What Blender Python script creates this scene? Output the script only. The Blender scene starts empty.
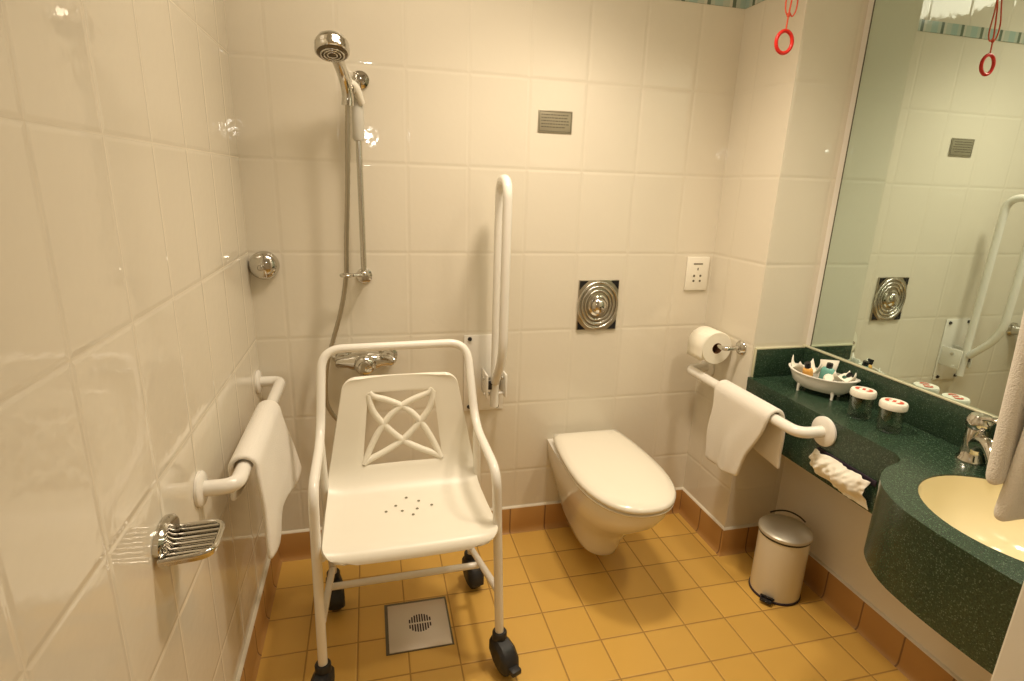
import bpy, bmesh, math, random
from mathutils import Vector, Matrix, noise
random.seed(7)
PI = math.pi
sc = bpy.context.scene
COL = sc.collection
V = Vector

# ------------------------------------------------------------------ materials
def new_mat(name):
    m = bpy.data.materials.new(name); m.use_nodes = True
    nt = m.node_tree
    return m, nt, nt.nodes['Principled BSDF']

def plain(name, col, rough=.4, metal=0., bump=0., bscale=60., coat=0., trans=0., ior=1.45, var=0., sss=0.):
    m, nt, b = new_mat(name)
    b.inputs['Base Color'].default_value = (*col, 1)
    b.inputs['Roughness'].default_value = rough
    b.inputs['Metallic'].default_value = metal
    b.inputs['Coat Weight'].default_value = coat
    b.inputs['Transmission Weight'].default_value = trans
    b.inputs['IOR'].default_value = ior
    tc = nt.nodes.new('ShaderNodeTexCoord')
    nz = nt.nodes.new('ShaderNodeTexNoise'); nz.inputs['Scale'].default_value = bscale; nz.inputs['Detail'].default_value = 3
    nt.links.new(tc.outputs['Object'], nz.inputs['Vector'])
    if bump:
        bp = nt.nodes.new('ShaderNodeBump'); bp.inputs['Strength'].default_value = bump; bp.inputs['Distance'].default_value = .002
        nt.links.new(nz.outputs['Fac'], bp.inputs['Height']); nt.links.new(bp.outputs['Normal'], b.inputs['Normal'])
    if var:
        mx = nt.nodes.new('ShaderNodeMix'); mx.data_type = 'RGBA'
        mx.inputs['A'].default_value = (*[c*(1-var) for c in col], 1); mx.inputs['B'].default_value = (*[min(1, c*(1+var)) for c in col], 1)
        nt.links.new(nz.outputs['Fac'], mx.inputs['Factor']); nt.links.new(mx.outputs['Result'], b.inputs['Base Color'])
    return m

def math_node(nt, op, a, b=None, c=None):
    n = nt.nodes.new('ShaderNodeMath'); n.operation = op
    for i, v in enumerate((a, b, c)):
        if v is None: continue
        if isinstance(v, (int, float)): n.inputs[i].default_value = v
        else: nt.links.new(v, n.inputs[i])
    return n.outputs[0]

def tile_mat(name, au, av, u0, v0, su, sv, col, grout, rough, gw, pillow, colvar, wob, grough=.7, pdepth=.0012, wsc=26):
    """rectangular tiles on world axes au/av, grid origin u0/v0, pitch su/sv"""
    m, nt, b = new_mat(name); L = nt.links.new
    geo = nt.nodes.new('ShaderNodeNewGeometry')
    sp = nt.nodes.new('ShaderNodeSeparateXYZ'); L(geo.outputs['Position'], sp.inputs[0])
    def dist(axis, o, s):
        q = math_node(nt, 'DIVIDE', math_node(nt, 'SUBTRACT', sp.outputs[axis], o), s)
        f = math_node(nt, 'FRACT', q)
        d = math_node(nt, 'MULTIPLY', math_node(nt, 'MINIMUM', f, math_node(nt, 'SUBTRACT', 1.0, f)), s)
        return d, math_node(nt, 'FLOOR', q)
    du, iu = dist(au, u0, su); dv, iv = dist(av, v0, sv)
    d = math_node(nt, 'MINIMUM', du, dv)
    def mr(val, a, bb, smooth=True):
        n = nt.nodes.new('ShaderNodeMapRange'); n.interpolation_type = 'SMOOTHSTEP' if smooth else 'LINEAR'
        L(val, n.inputs['Value']); n.inputs['From Min'].default_value = a; n.inputs['From Max'].default_value = bb
        return n.outputs['Result']
    tile = mr(d, gw*.35, gw*.75)
    cb = nt.nodes.new('ShaderNodeCombineXYZ'); L(iu, cb.inputs[0]); L(iv, cb.inputs[1])
    wn = nt.nodes.new('ShaderNodeTexWhiteNoise'); wn.noise_dimensions = '2D'; L(cb.outputs[0], wn.inputs['Vector'])
    nz = nt.nodes.new('ShaderNodeTexNoise'); nz.inputs['Scale'].default_value = 9; nz.inputs['Detail'].default_value = 4
    L(geo.outputs['Position'], nz.inputs['Vector'])
    fac = math_node(nt, 'ADD', math_node(nt, 'MULTIPLY', wn.outputs['Value'], .6), math_node(nt, 'MULTIPLY', nz.outputs['Fac'], .4))
    m1 = nt.nodes.new('ShaderNodeMix'); m1.data_type = 'RGBA'
    m1.inputs['A'].default_value = (*[c*(1-colvar) for c in col], 1); m1.inputs['B'].default_value = (*[min(1, c*(1+colvar)) for c in col], 1)
    L(fac, m1.inputs['Factor'])
    m2 = nt.nodes.new('ShaderNodeMix'); m2.data_type = 'RGBA'; m2.inputs['A'].default_value = (*grout, 1)
    L(tile, m2.inputs['Factor']); L(m1.outputs['Result'], m2.inputs['B']); L(m2.outputs['Result'], b.inputs['Base Color'])
    r = nt.nodes.new('ShaderNodeMapRange'); L(tile, r.inputs['Value']); r.inputs['To Min'].default_value = grough; r.inputs['To Max'].default_value = rough
    L(r.outputs['Result'], b.inputs['Roughness'])
    pil = mr(d, 0, pillow)
    n2 = nt.nodes.new('ShaderNodeTexNoise'); n2.inputs['Scale'].default_value = wsc; n2.inputs['Detail'].default_value = 1
    L(geo.outputs['Position'], n2.inputs['Vector'])
    h = math_node(nt, 'ADD', math_node(nt, 'MULTIPLY', pil, pdepth), math_node(nt, 'MULTIPLY', n2.outputs['Fac'], wob))
    bp = nt.nodes.new('ShaderNodeBump'); bp.inputs['Strength'].default_value = 1; bp.inputs['Distance'].default_value = 1
    L(h, bp.inputs['Height']); L(bp.outputs['Normal'], b.inputs['Normal'])
    return m

WTILE = (.745, .69, .565); WGROUT = (.69, .635, .51)
TW, TH, TZ = .2049, .2909, 1.7334
def wall_tile(name, au, u0): return tile_mat(name, au, 'Z' if False else 2, u0, TZ, TW, TH, WTILE, WGROUT, .05, .0024, .010, .015, .00034, pdepth=.0008, wsc=42)
M = {}
M['tile_back'] = wall_tile('glazed_wall_tile_back', 0, .5103)
M['tile_left'] = wall_tile('glazed_wall_tile_left', 1, -1.1427)
M['tile_side'] = wall_tile('glazed_wall_tile_side', 1, -.31)
M['tile_return'] = wall_tile('glazed_wall_tile_return', 0, 1.70)
M['floor'] = tile_mat('floor_tile', 0, 1, .9026, -.0221, .15, .15, (.70, .425, .095), (.40, .22, .05), .36, .0042, .007, .07, .00012)
M['plaster'] = plain('white_plaster', (.78, .74, .66), .6, bump=.05, bscale=40)
M['ceil'] = plain('ceiling_paint', (.82, .80, .75), .8, bump=.05)
M['door_paint'] = plain('cream_paint', (.80, .77, .68), .4)
M['chrome'] = plain('chrome', (.60, .58, .53), .09, 1, bump=.02, bscale=30)
M['chrome_soft'] = plain('chrome_soft', (.62, .60, .55), .2, 1)
M['steel'] = plain('brushed_steel', (.66, .62, .56), .38, .75, bump=.05, bscale=200)
M['hose'] = plain('hose_metal', (.44, .40, .32), .28, 1)
M['enamel'] = plain('white_enamel', (.84, .81, .73), .22, coat=.3)
M['plastic'] = plain('white_plastic', (.86, .82, .70), .32)
M['ceramic'] = plain('white_ceramic', (.84, .80, .71), .1, coat=.4)
M['seatplastic'] = plain('toilet_seat_plastic', (.86, .81, .68), .16, coat=.3)
M['basin'] = plain('cream_ceramic', (.86, .76, .48), .1, coat=.4)
M['black'] = plain('black_rubber', (.022, .022, .022), .45)
M['blackshiny'] = plain('black_plastic', (.012, .012, .014), .2)
M['darkslot'] = plain('dark_slot', (.03, .02, .035), .6)
M['terry'] = plain('terry_cloth', (.84, .80, .71), .95, bump=1.0, bscale=420, var=.05)
M['paper'] = plain('tissue_paper', (.86, .82, .70), .9, bump=.3, bscale=40)
M['paperroll'] = plain('toilet_paper', (.88, .84, .70), .9, bump=.2, bscale=90)
M['card'] = plain('cardboard_core', (.22, .11, .05), .9)
M['holegrey'] = plain('hole_shadow', (.20, .18, .11), .6)
M['sprayface'] = plain('spray_face', (.13, .10, .06), .3, .6)
M['red'] = plain('red_plastic', (.70, .02, .012), .3)
M['redcord'] = plain('red_cord', (.70, .10, .05), .8)
M['redprint'] = plain('red_print', (.62, .09, .04), .6)
m, nt, b = new_mat('clear_glass'); M['glass'] = m
tb_ = nt.nodes.new('ShaderNodeBsdfTransparent'); tb_.inputs[0].default_value = (.82, .86, .81, 1)
gb_ = nt.nodes.new('ShaderNodeBsdfGlossy'); gb_.inputs['Roughness'].default_value = .03
lw_ = nt.nodes.new('ShaderNodeLayerWeight'); lw_.inputs['Blend'].default_value = .42
ms_ = nt.nodes.new('ShaderNodeMixShader'); nt.links.new(math_node(nt, 'MULTIPLY', lw_.outputs['Facing'], .75), ms_.inputs[0]); nt.links.new(tb_.outputs[0], ms_.inputs[1]); nt.links.new(gb_.outputs[0], ms_.inputs[2])
nt.links.new(ms_.outputs[0], nt.nodes['Material Output'].inputs['Surface'])
M['amber'] = plain('amber_shampoo', (.80, .42, .10), .18, coat=.5)
M['teal'] = plain('teal_gel', (.16, .42, .36), .18, coat=.5)
M['darkgreen'] = plain('dark_green_label', (.02, .09, .055), .35)
M['plaque'] = plain('grey_plaque', (.34, .31, .22), .35, .3)
M['plaquedark'] = plain('plaque_ink', (.13, .115, .075), .5)
M['caulk'] = plain('cream_sealant', (.56, .54, .37), .4)
M['groutline'] = plain('cream_grout_line', (.74, .68, .54), .5)
M['greytube'] = plain('grey_plastic', (.60, .58, .50), .35)
M['binlid'] = plain('bin_lid_metal', (.64, .60, .49), .36, .35)
M['binbody'] = plain('bin_cream_enamel', (.78, .73, .60), .25, coat=.3)

m, nt, b = new_mat('mirror_glass'); M['mirror'] = m
b.inputs['Base Color'].default_value = (.69, .81, .77, 1); b.inputs['Metallic'].default_value = 1; b.inputs['Roughness'].default_value = .015
nzm = nt.nodes.new('ShaderNodeTexNoise'); nzm.inputs['Scale'].default_value = 2.0

# green terrazzo laminate
m, nt, b = new_mat('green_terrazzo'); M['green'] = m; L = nt.links.new
tc = nt.nodes.new('ShaderNodeTexCoord')
n1 = nt.nodes.new('ShaderNodeTexVoronoi'); n1.inputs['Scale'].default_value = 480
n2 = nt.nodes.new('ShaderNodeTexNoise'); n2.inputs['Scale'].default_value = 330; n2.inputs['Detail'].default_value = 3
n3 = nt.nodes.new('ShaderNodeTexNoise'); n3.inputs['Scale'].default_value = 22
for n in (n1, n2, n3): L(tc.outputs['Object'], n.inputs['Vector'])
cr = nt.nodes.new('ShaderNodeValToRGB'); e = cr.color_ramp.elements
e[0].position = .30; e[0].color = (.011, .027, .016, 1); e[1].position = .72; e[1].color = (.038, .074, .040, 1)
L(n2.outputs['Fac'], cr.inputs['Fac'])
spk = nt.nodes.new('ShaderNodeValToRGB'); e = spk.color_ramp.elements
e[0].position = .90; e[0].color = (0, 0, 0, 1); e[1].position = .96; e[1].color = (1, 1, 1, 1)
sepc = nt.nodes.new('ShaderNodeSeparateColor'); L(n1.outputs['Color'], sepc.inputs[0]); L(sepc.outputs[0], spk.inputs['Fac'])
mx = nt.nodes.new('ShaderNodeMix'); mx.data_type = 'RGBA'; L(cr.outputs['Color'], mx.inputs['A']); mx.inputs['B'].default_value = (.095, .14, .095, 1)
L(spk.outputs['Color'], mx.inputs['Factor']); L(mx.outputs['Result'], b.inputs['Base Color'])
b.inputs['Roughness'].default_value = .26

# terracotta skirting tiles with pale sealant line on top
def skirt_mat(name, axis, o):
    return tile_mat(name, axis, 2, o, -.3, .15, 1.2, (.46, .245, .075), (.22, .115, .04), .36, .005, .007, .10, .0001)
M['skirt_x'] = skirt_mat('skirting_tile_x', 0, .9026)
M['skirt_y'] = skirt_mat('skirting_tile_y', 1, -.012)

# mosaic border: aqua glass pieces with dark bars
def mosaic(name, axis):
    m, nt, b = new_mat(name); L = nt.links.new
    geo = nt.nodes.new('ShaderNodeNewGeometry'); sp = nt.nodes.new('ShaderNodeSeparateXYZ'); L(geo.outputs['Position'], sp.inputs[0])
    f = math_node(nt, 'FRACT', math_node(nt, 'DIVIDE', math_node(nt, 'ADD', sp.outputs[axis], 5.055), .1))
    cr = nt.nodes.new('ShaderNodeValToRGB'); cr.color_ramp.interpolation = 'CONSTANT'; el = cr.color_ramp.elements
    el[0].position = 0; el[0].color = (.13, .17, .12, 1); el[1].position = .14; el[1].color = (.45, .50, .41, 1)
    for p, c in ((.30, (.36, .47, .41, 1)), (.62, (.46, .51, .42, 1)), (.88, (.58, .57, .47, 1))):
        x = el.new(p); x.color = c
    L(f, cr.inputs['Fac']); L(cr.outputs['Color'], b.inputs['Base Color']); b.inputs['Roughness'].default_value = .12
    return m
M['mosaic_x'] = mosaic('mosaic_border_x', 0); M['mosaic_y'] = mosaic('mosaic_border_y', 1)

# ------------------------------------------------------------------ mesh builder
class MB:
    def __init__(s): s.bm = bmesh.new()
    def _xf(s, vs, mat):
        if mat is not None: bmesh.ops.transform(s.bm, matrix=mat, verts=vs)
    def box(s, a, b_, bev=0, seg=2, mat=None, mi=0):
        a, b_ = V(a), V(b_); c = (a+b_)/2; d = b_-a
        r = bmesh.ops.create_cube(s.bm, size=1, matrix=Matrix.Translation(c) @ Matrix.Diagonal((abs(d.x), abs(d.y), abs(d.z), 1)))
        vs = r['verts']
        fs = {f for v in vs for f in v.link_faces}
        for f in fs: f.material_index = mi
        if bev:
            es = list({e for v in vs for e in v.link_edges})
            r2 = bmesh.ops.bevel(s.bm, geom=es, offset=bev, segments=seg, profile=.5, affect='EDGES', clamp_overlap=True)
            vs = list({v for f in r2['faces'] for v in f.verts} | {v for v in vs if v.is_valid})
        s._xf(vs, mat); return s
    def tube(s, pts, r, n=14, cap=True, closed=False):
        """sweep a circle of radius r (number or list) along pts"""
        pts = [V(p) for p in pts]; N = len(pts)
        rs = r if isinstance(r, (list, tuple)) else [r]*N
        tans = []
        for i in range(N):
            if closed: t = pts[(i+1) % N]-pts[i-1]
            else: t = pts[min(i+1, N-1)]-pts[max(i-1, 0)]
            tans.append(t.normalized() if t.length > 1e-9 else V((0, 0, 1)))
        up = V((0, 0, 1)) if abs(tans[0].z) < .9 else V((1, 0, 0))
        nrm = tans[0].cross(up).normalized(); rings = []
        for i in range(N):
            if i:
                ax = tans[i-1].cross(tans[i])
                if ax.length > 1e-8:
                    nrm = Matrix.Rotation(tans[i-1].angle(tans[i]), 3, ax.normalized()) @ nrm
            nrm = (nrm-tans[i]*nrm.dot(tans[i])).normalized(); bn = tans[i].cross(nrm)
            rings.append([s.bm.verts.new(pts[i]+(nrm*math.cos(2*PI*k/n)+bn*math.sin(2*PI*k/n))*rs[i]) for k in range(n)])
        m_ = N if closed else N-1
        for i in range(m_):
            A, B = rings[i], rings[(i+1) % N]
            for k in range(n): s.bm.faces.new((A[k], A[(k+1) % n], B[(k+1) % n], B[k]))
        if cap and not closed:
            s.bm.faces.new(rings[0][::-1]); s.bm.faces.new(rings[-1])
        return s
    def lathe(s, prof, n=40, mat=None):
        """prof: list of (radius, height) revolved round local Z"""
        vs = []; rings = []
        for r, z in prof:
            if r < 1e-6: ring = [s.bm.verts.new((0, 0, z))]
            else: ring = [s.bm.verts.new((r*math.cos(2*PI*k/n), r*math.sin(2*PI*k/n), z)) for k in range(n)]
            rings.append(ring); vs += ring
        for A, B in zip(rings, rings[1:]):
            for k in range(n):
                k2 = (k+1) % n
                if len(A) == 1 and len(B) == 1: continue
                if len(A) == 1: s.bm.faces.new((A[0], B[k2], B[k]))
                elif len(B) == 1: s.bm.faces.new((A[k], A[k2], B[0]))
                else: s.bm.faces.new((A[k], A[k2], B[k2], B[k]))
        s._xf(vs, mat); return s
    def loft(s, rings, capa=True, capb=True):
        R_ = [[s.bm.verts.new(V(p)) for p in r] for r in rings]; n = len(R_[0])
        for A, B in zip(R_, R_[1:]):
            for k in range(n): s.bm.faces.new((A[k], A[(k+1) % n], B[(k+1) % n], B[k]))
        if capa: s.bm.faces.new(R_[0][::-1])
        if capb: s.bm.faces.new(R_[-1])
        return s
    def grid(s, P, skip=None):
        Vs = [[s.bm.verts.new(V(p)) for p in row] for row in P]
        for i in range(len(Vs)-1):
            for j in range(len(Vs[0])-1):
                if skip and skip(i, j): continue
                s.bm.faces.new((Vs[i][j], Vs[i][j+1], Vs[i+1][j+1], Vs[i+1][j]))
        for v in [v for v in s.bm.verts if not v.link_faces]: s.bm.verts.remove(v)
        return s
    def prism(s, poly, z0, z1, bev=0, hole=None):
        """vertical extrusion of a plan outline (list of x,y), optional hole outline with as many points"""
        lo = [s.bm.verts.new((x, y, z0)) for x, y in poly]; hi = [s.bm.verts.new((x, y, z1)) for x, y in poly]; n = len(poly)
        for k in range(n): s.bm.faces.new((lo[k], lo[(k+1) % n], hi[(k+1) % n], hi[k]))
        if hole:
            hl = [s.bm.verts.new((x, y, z0)) for x, y in hole]; hh = [s.bm.verts.new((x, y, z1)) for x, y in hole]
            for k in range(len(hole)): s.bm.faces.new((hl[k], hh[k], hh[(k+1) % len(hole)], hl[(k+1) % len(hole)]))
            for A, B in ((hi, hh), (lo, hl)):
                es = [s.bm.edges.get((A[k], A[(k+1) % n])) for k in range(n)] + [s.bm.edges.get((B[k], B[(k+1) % len(hole)])) for k in range(len(hole))]
                bmesh.ops.triangle_fill(s.bm, use_beauty=True, use_dissolve=False, edges=[e for e in es if e])
        else:
            s.bm.faces.new(lo[::-1]); s.bm.faces.new(hi)
        if bev:
            es = [s.bm.edges.get((hi[k], hi[(k+1) % n])) for k in range(n)]
            bmesh.ops.bevel(s.bm, geom=es, offset=bev, segments=3, profile=.5, affect='EDGES')
        return s
    def build(s, name, mat, parent=None, smooth=True, world=True, angle=40):
        bm = s.bm
        bmesh.ops.recalc_face_normals(bm, faces=bm.faces)
        if parent is not None and world:
            p = parent; Mx = p.matrix_basis
            if p.parent: Mx = p.parent.matrix_basis @ Mx
            bmesh.ops.transform(bm, matrix=Mx.inverted(), verts=bm.verts)
        me = bpy.data.meshes.new(name); bm.to_mesh(me); bm.free()
        mats = mat if isinstance(mat, (list, tuple)) else [mat]
        for q in mats: me.materials.append(M[q] if isinstance(q, str) else q)
        o = bpy.data.objects.new(name, me); COL.objects.link(o)
        if parent is not None: o.parent = parent
        if smooth:
            for p in me.polygons: p.use_smooth = True
            try: me.set_sharp_from_angle(angle=math.radians(angle))
            except Exception: pass
        return o

def tag(o, label=None, cat=None, group=None, kind=None):
    if label: o['label'] = label
    if cat: o['category'] = cat
    if group: o['group'] = group
    if kind: o['kind'] = kind
    return o
def thing(name, label, cat, loc, rz=0, group=None):
    o = bpy.data.objects.new(name, None); COL.objects.link(o); o.empty_display_size = .05
    o.location = loc; o.rotation_euler = (0, 0, rz)
    o.matrix_basis = Matrix.Translation(V(loc)) @ Matrix.Rotation(rz, 4, 'Z')
    return tag(o, label, cat, group)
def axis_mat(loc, direction):
    """matrix taking local +Z to direction, placed at loc"""
    q = V((0, 0, 1)).rotation_difference(V(direction).normalized())
    return Matrix.Translation(V(loc)) @ q.to_matrix().to_4x4()
def fillet(pts, r, n=6):
    pts = [V(p) for p in pts]; out = [pts[0]]
    rr = r if isinstance(r, (list, tuple)) else [r]*len(pts)
    for i in range(1, len(pts)-1):
        a, b_, c = pts[i-1], pts[i], pts[i+1]
        d1 = (a-b_); d2 = (c-b_); l = min(rr[i], d1.length*.49, d2.length*.49)
        p1 = b_+d1.normalized()*l; p2 = b_+d2.normalized()*l
        for k in range(n+1):
            t = k/n; out.append(p1*(1-t)**2+b_*2*t*(1-t)+p2*t*t)
    out.append(pts[-1]); return out
def catmull(pts, n=8, closed=False):
    pts = [V(p) for p in pts]; N = len(pts); out = []
    def g(i): return pts[i % N] if closed else pts[max(0, min(N-1, i))]
    for i in range(N if closed else N-1):
        p0, p1, p2, p3 = g(i-1), g(i), g(i+1), g(i+2)
        for k in range(n):
            t = k/n
            out.append(.5*((2*p1)+(p2-p0)*t+(2*p0-5*p1+4*p2-p3)*t*t+(3*p1-p0-3*p2+p3)*t**3))
    if not closed: out.append(pts[-1])
    return out
def solidify(o, t, off=-1):
    md = o.modifiers.new('thickness', 'SOLIDIFY'); md.thickness = t; md.offset = off; return o
def subsurf(o, lv=1):
    md = o.modifiers.new('smooth', 'SUBSURF'); md.levels = lv; md.render_levels = lv; return o

# ------------------------------------------------------------------ the room
XB, YB, XR, YN, XN, YF, H = 1.70, -.31, 1.925, -1.46, 1.30, -2.9, 2.36
def struct(mb, name, mat, smooth=False): return tag(mb.build(name, mat, smooth=smooth), kind='structure')
mb = MB(); mb.box((-.1, YF-.1, -.1), (2.1, .1, 0)); struct(mb, 'floor', 'floor')
mb = MB(); mb.box((-.1, YF-.1, H), (2.1, .1, H+.1)); struct(mb, 'ceiling', 'ceil')
mb = MB(); mb.box((-.1, 0, 0), (XB, .1, H)); struct(mb, 'wall_back', 'tile_back')
mb = MB(); mb.box((-.1, YF-.1, 0), (0, 0, H)); struct(mb, 'wall_left', 'tile_left')
mb = MB()   # boxed-in corner with a tiled side and a tiled return
mb.box((XB, YB, 0), (2.1, .1, H))
for f in mb.bm.faces:
    c = f.calc_center_median(); f.normal_update()
    if abs(f.normal.x) > .9: f.material_index = 0 if c.x < 1.8 else 2
    elif abs(f.normal.y) > .9: f.material_index = 1 if c.y > -.5 else 2
    else: f.material_index = 2
struct(mb, 'wall_side', ['tile_side', 'tile_return', 'plaster'])
mb = MB(); mb.box((XR, YN, 0), (2.1, YB, H)); struct(mb, 'wall_right', 'plaster')
mb = MB(); mb.box((XN, YF-.1, 0), (2.1, YN, H), bev=.004); struct(mb, 'wall_near', 'door_paint')
mb = MB(); mb.box((0, YF-.1, 0), (XN, YF, H)); struct(mb, 'wall_front', 'plaster')

def skirting(name, p, q, nrm, mat, e0=0, e1=0):
    """cove skirting tile run from p to q (plan), nrm points into the room"""
    p, q, n = V((*p, 0)), V((*q, 0)), V((*nrm, 0))
    prof = [(0, 0), (.022, 0), (.016, .005), (.0125, .014), (.0115, .03), (.0115, .104), (.0095, .1085), (0, .1085)]
    seal = [(0, .1085), (.0095, .1085), (.0075, .112), (0, .1155)]
    d = (q-p).normalized(); mb = MB()
    for pr, mi in ((prof, 0), (seal, 1)):
        ra = [p+n*a+V((0, 0, z))+d*(a*e0) for a, z in pr]; rb = [q+n*a+V((0, 0, z))+d*(a*e1) for a, z in pr]
        k0 = len(mb.bm.faces); mb.loft([ra, rb]); mb.bm.faces.ensure_lookup_table()
        for f in list(mb.bm.faces)[k0:]: f.material_index = mi
    return tag(mb.build(name, [mat, 'groutline'], smooth=True, angle=35), kind='structure')
skirting('baseboard_back', (0, 0), (XB, 0), (0, -1), 'skirt_x', 1, -1)
skirting('baseboard_left', (0, YF), (0, 0), (1, 0), 'skirt_y', 0, -1)
skirting('baseboard_side', (XB, 0), (XB, YB), (-1, 0), 'skirt_y', 1, 1)
skirting('baseboard_return', (XB, YB), (XR, YB), (0, -1), 'skirt_x', -1, -1)
skirting('baseboard_right', (XR, YB), (XR, YN), (-1, 0), 'skirt_y', 1, 0)
mb = MB(); mb.box((0, -.003, 2.014), (XB, .002, 2.054)); struct(mb, 'trim_1', 'mosaic_x')
mb = MB(); mb.box((XB-.003, YB+.002, 2.014), (XB+.002, -.003, 2.054)); struct(mb, 'trim_2', 'mosaic_y')

# ------------------------------------------------------------------ vanity counter with bowed sink bay
CT, AB = .745, .548
vc = thing('vanity_counter', 'green speckled vanity counter with bowed sink bay and deep apron', 'counter', (1.7, -1.0, AB))
front = [(1.697, YB-.001), (1.697, -.90)]
bay = catmull([(1.697, -.915, 0), (1.672, -.952, 0), (1.60, -.976, 0), (1.540, -1.017, 0), (1.503, -1.065, 0), (1.477, -1.123, 0), (1.466, -1.19, 0), (1.463, -1.27, 0), (1.467, -1.37, 0), (1.482, YN+.001, 0)], 6)
outline = front + [(p.x, p.y) for p in bay] + [(XR-.001, YN+.001), (XR-.001, YB-.001)]
BC = (1.702, -1.228); BRX, BRY = .184, .198
def ell(rx, ry, n=56, c=BC, sq=1.0): return [(c[0]+rx*math.cos(2*PI*k/n), c[1]+ry*math.sin(2*PI*k/n)) for k in range(n)]
mb = MB(); mb.prism(outline, CT-.022, CT, hole=ell(BRX, BRY)); mb.build('countertop', 'green', vc, angle=30)
inn = []   # apron: a thin skirt following the front outline
path = [V((x, y, 0)) for x, y in front + [(p.x, p.y) for p in bay]]
mb = MB(); ring = []
for i, p in enumerate(path):
    t = (path[min(i+1, len(path)-1)]-path[max(i-1, 0)]).normalized(); n = V((-t.y, t.x, 0))   # towards the wall
    if n.x < 0: n = -n
    q = p+n*.018; q.y = max(YN+.001, min(YB-.001, q.y))
    ring.append([V((p.x+n.x*.001, max(YN+.001, p.y+n.y*.001), CT-.022)), V((p.x+n.x*.001, max(YN+.001, p.y+n.y*.001), AB)), V((q.x, q.y, AB)), V((q.x, q.y, CT-.022))])
# slot in the apron for the tissues is framed by a separate dark box below
mb.loft(ring); mb.build('apron', 'green', vc, angle=30)
mb = MB(); mb.box((XR-.014, YN+.001, CT), (XR-.001, YB-.013, .854), bev=.002); mb.build('backsplash', 'green', vc)
mb = MB(); mb.box((1.712, YB-.013, CT), (XR-.001, YB-.001, .850), bev=.002); mb.build('backsplash', 'green', vc)
mb = MB(); mb.box((XR-.015, YN+.001, .854), (XR-.001, YB-.001, .860), bev=.002); mb.box((1.708, YB-.014, .850), (XR-.001, YB-.001, .856), bev=.002)
mb.box((1.707, YB-.011, CT), (1.712, YB-.001, .852), bev=.002)
o = mb.build('sealant_line', 'caulk', vc); o['label'] = 'cream sealant line along the top of the splashback'
mb = MB(); mb.box((1.6935, -.885, .628), (1.6975, -.672, .645), bev=.0015); o = mb.build('tissue_slot', 'darkslot', vc); o['label'] = 'dark slot in the apron'
mb = MB(); mb.box((1.717, YN+.01, AB+.03), (1.74, -.93, AB+.16)); 

# tissue pulled out of the slot
P = []
for i in range(41):
    u = i/40; row = []
    for j in range(17):
        v = j/16
        y = -.672-u*.205 + .012*math.sin(3*v+u)*v
        out = .006+.022*math.sin(PI*min(1, v*1.15))*(.6+.4*math.sin(PI*u))+.016*(noise.noise(V((u*6, v*2.2, 1.3))))+.010*noise.noise(V((u*15+4*v, v*5, 7.1)))+.004*abs(noise.noise(V((u*30-6*v, v*9, 3.))))
        z = .640-v*(.083-.02*math.sin(PI*u)*.3) + .006*math.sin(5*u+1)*v
        if u < .12: z -= (.12-u)*.14*v*-1
        row.append((1.694-max(.001, out), y, z))
    P.append(row)
mb = MB(); mb.grid(P); o = mb.build('facial_tissue', 'paper', None); solidify(o, .0015); subsurf(o, 1)
tag(o, 'crumpled white tissue pulled out of slot in green counter front', 'tissue')

# basin
bs = thing('wash_basin', 'oval cream wash basin set into the green counter', 'basin', (BC[0], BC[1], CT-.16))
mb = MB()
prof = [(.995, -.003), (.985, -.012), (.965, -.035), (.90, -.075), (.76, -.115), (.52, -.142), (.26, -.153), (.12, -.156)]
rings = []
for s_, z in prof: rings.append([(x, y, CT+z) for x, y in ell(BRX*s_, BRY*s_)])
inner = rings[:]
outer = [[(x, y, CT+z-.010) for x, y in ell(BRX*(s_+.03), BRY*(s_+.03))] for s_, z in reversed(prof[3:])]
mb.loft(inner, capa=False, capb=True); mb.build('bowl', 'basin', bs)
mb = MB(); mb.lathe([(0, CT-.152), (.018, CT-.152), (.021, CT-.155), (.021, CT-.157)], 24, Matrix.Translation((BC[0], BC[1], 0))); mb.build('waste', 'chrome', bs)

# basin mixer tap
tp = thing('mixer_tap', 'chrome single lever mixer tap at back of the cream basin', 'tap', (1.861, -.983, CT))
b0 = V((1.861, -.983, CT+.0004)); dr = V((-.50, -.86, 0)).normalized(); sd = V((-dr.y, dr.x, 0))
mb = MB(); mb.lathe([(0, 0), (.031, 0), (.031, .006), (.027, .011), (.025, .03), (.026, .07), (.025, .088), (0, .090)], 28, Matrix.Translation(b0)); mb.build('body', 'chrome', tp)
mb = MB(); pts = catmull([b0+V((0, 0, .04)), b0+dr*.028+V((0, 0, .062)), b0+dr*.060+V((0, 0, .068)), b0+dr*.088+V((0, 0, .054)), b0+dr*.100+V((0, 0, .036))], 6)
mb.tube(pts, [.022-.008*i/(len(pts)-1) for i in range(len(pts))], 16); sp_ = mb.build('spout', 'chrome', tp)
mb = MB(); e_ = b0+dr*.101+V((0, 0, .024)); mb.lathe([(0, 0), (.011, 0), (.0135, .004), (.0135, .014), (0, .014)], 20, Matrix.Translation(e_)); mb.build('aerator', 'chrome_soft', sp_)
mb = MB(); mb.lathe([(.024, .088), (.030, .096), (.030, .112), (.022, .124), (0, .128)], 28, Matrix.Translation(b0)); hd = mb.build('lever_cap', 'chrome', tp)
mb = MB(); ld = V((.10, -1, 0)).normalized(); ls = V((1, .10, 0)).normalized(); lp = catmull([b0+ls*-.012+V((0, 0, .116)), b0+ls*-.020+ld*.035+V((0, 0, .128)), b0+ls*-.018+ld*.058+V((0, 0, .120)), b0+ld*.076+V((0, 0, .102)), b0+ls*.016+ld*.058+V((0, 0, .110)), b0+ls*.018+ld*.035+V((0, 0, .120)), b0+ls*.012+V((0, 0, .114))], 6)
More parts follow.
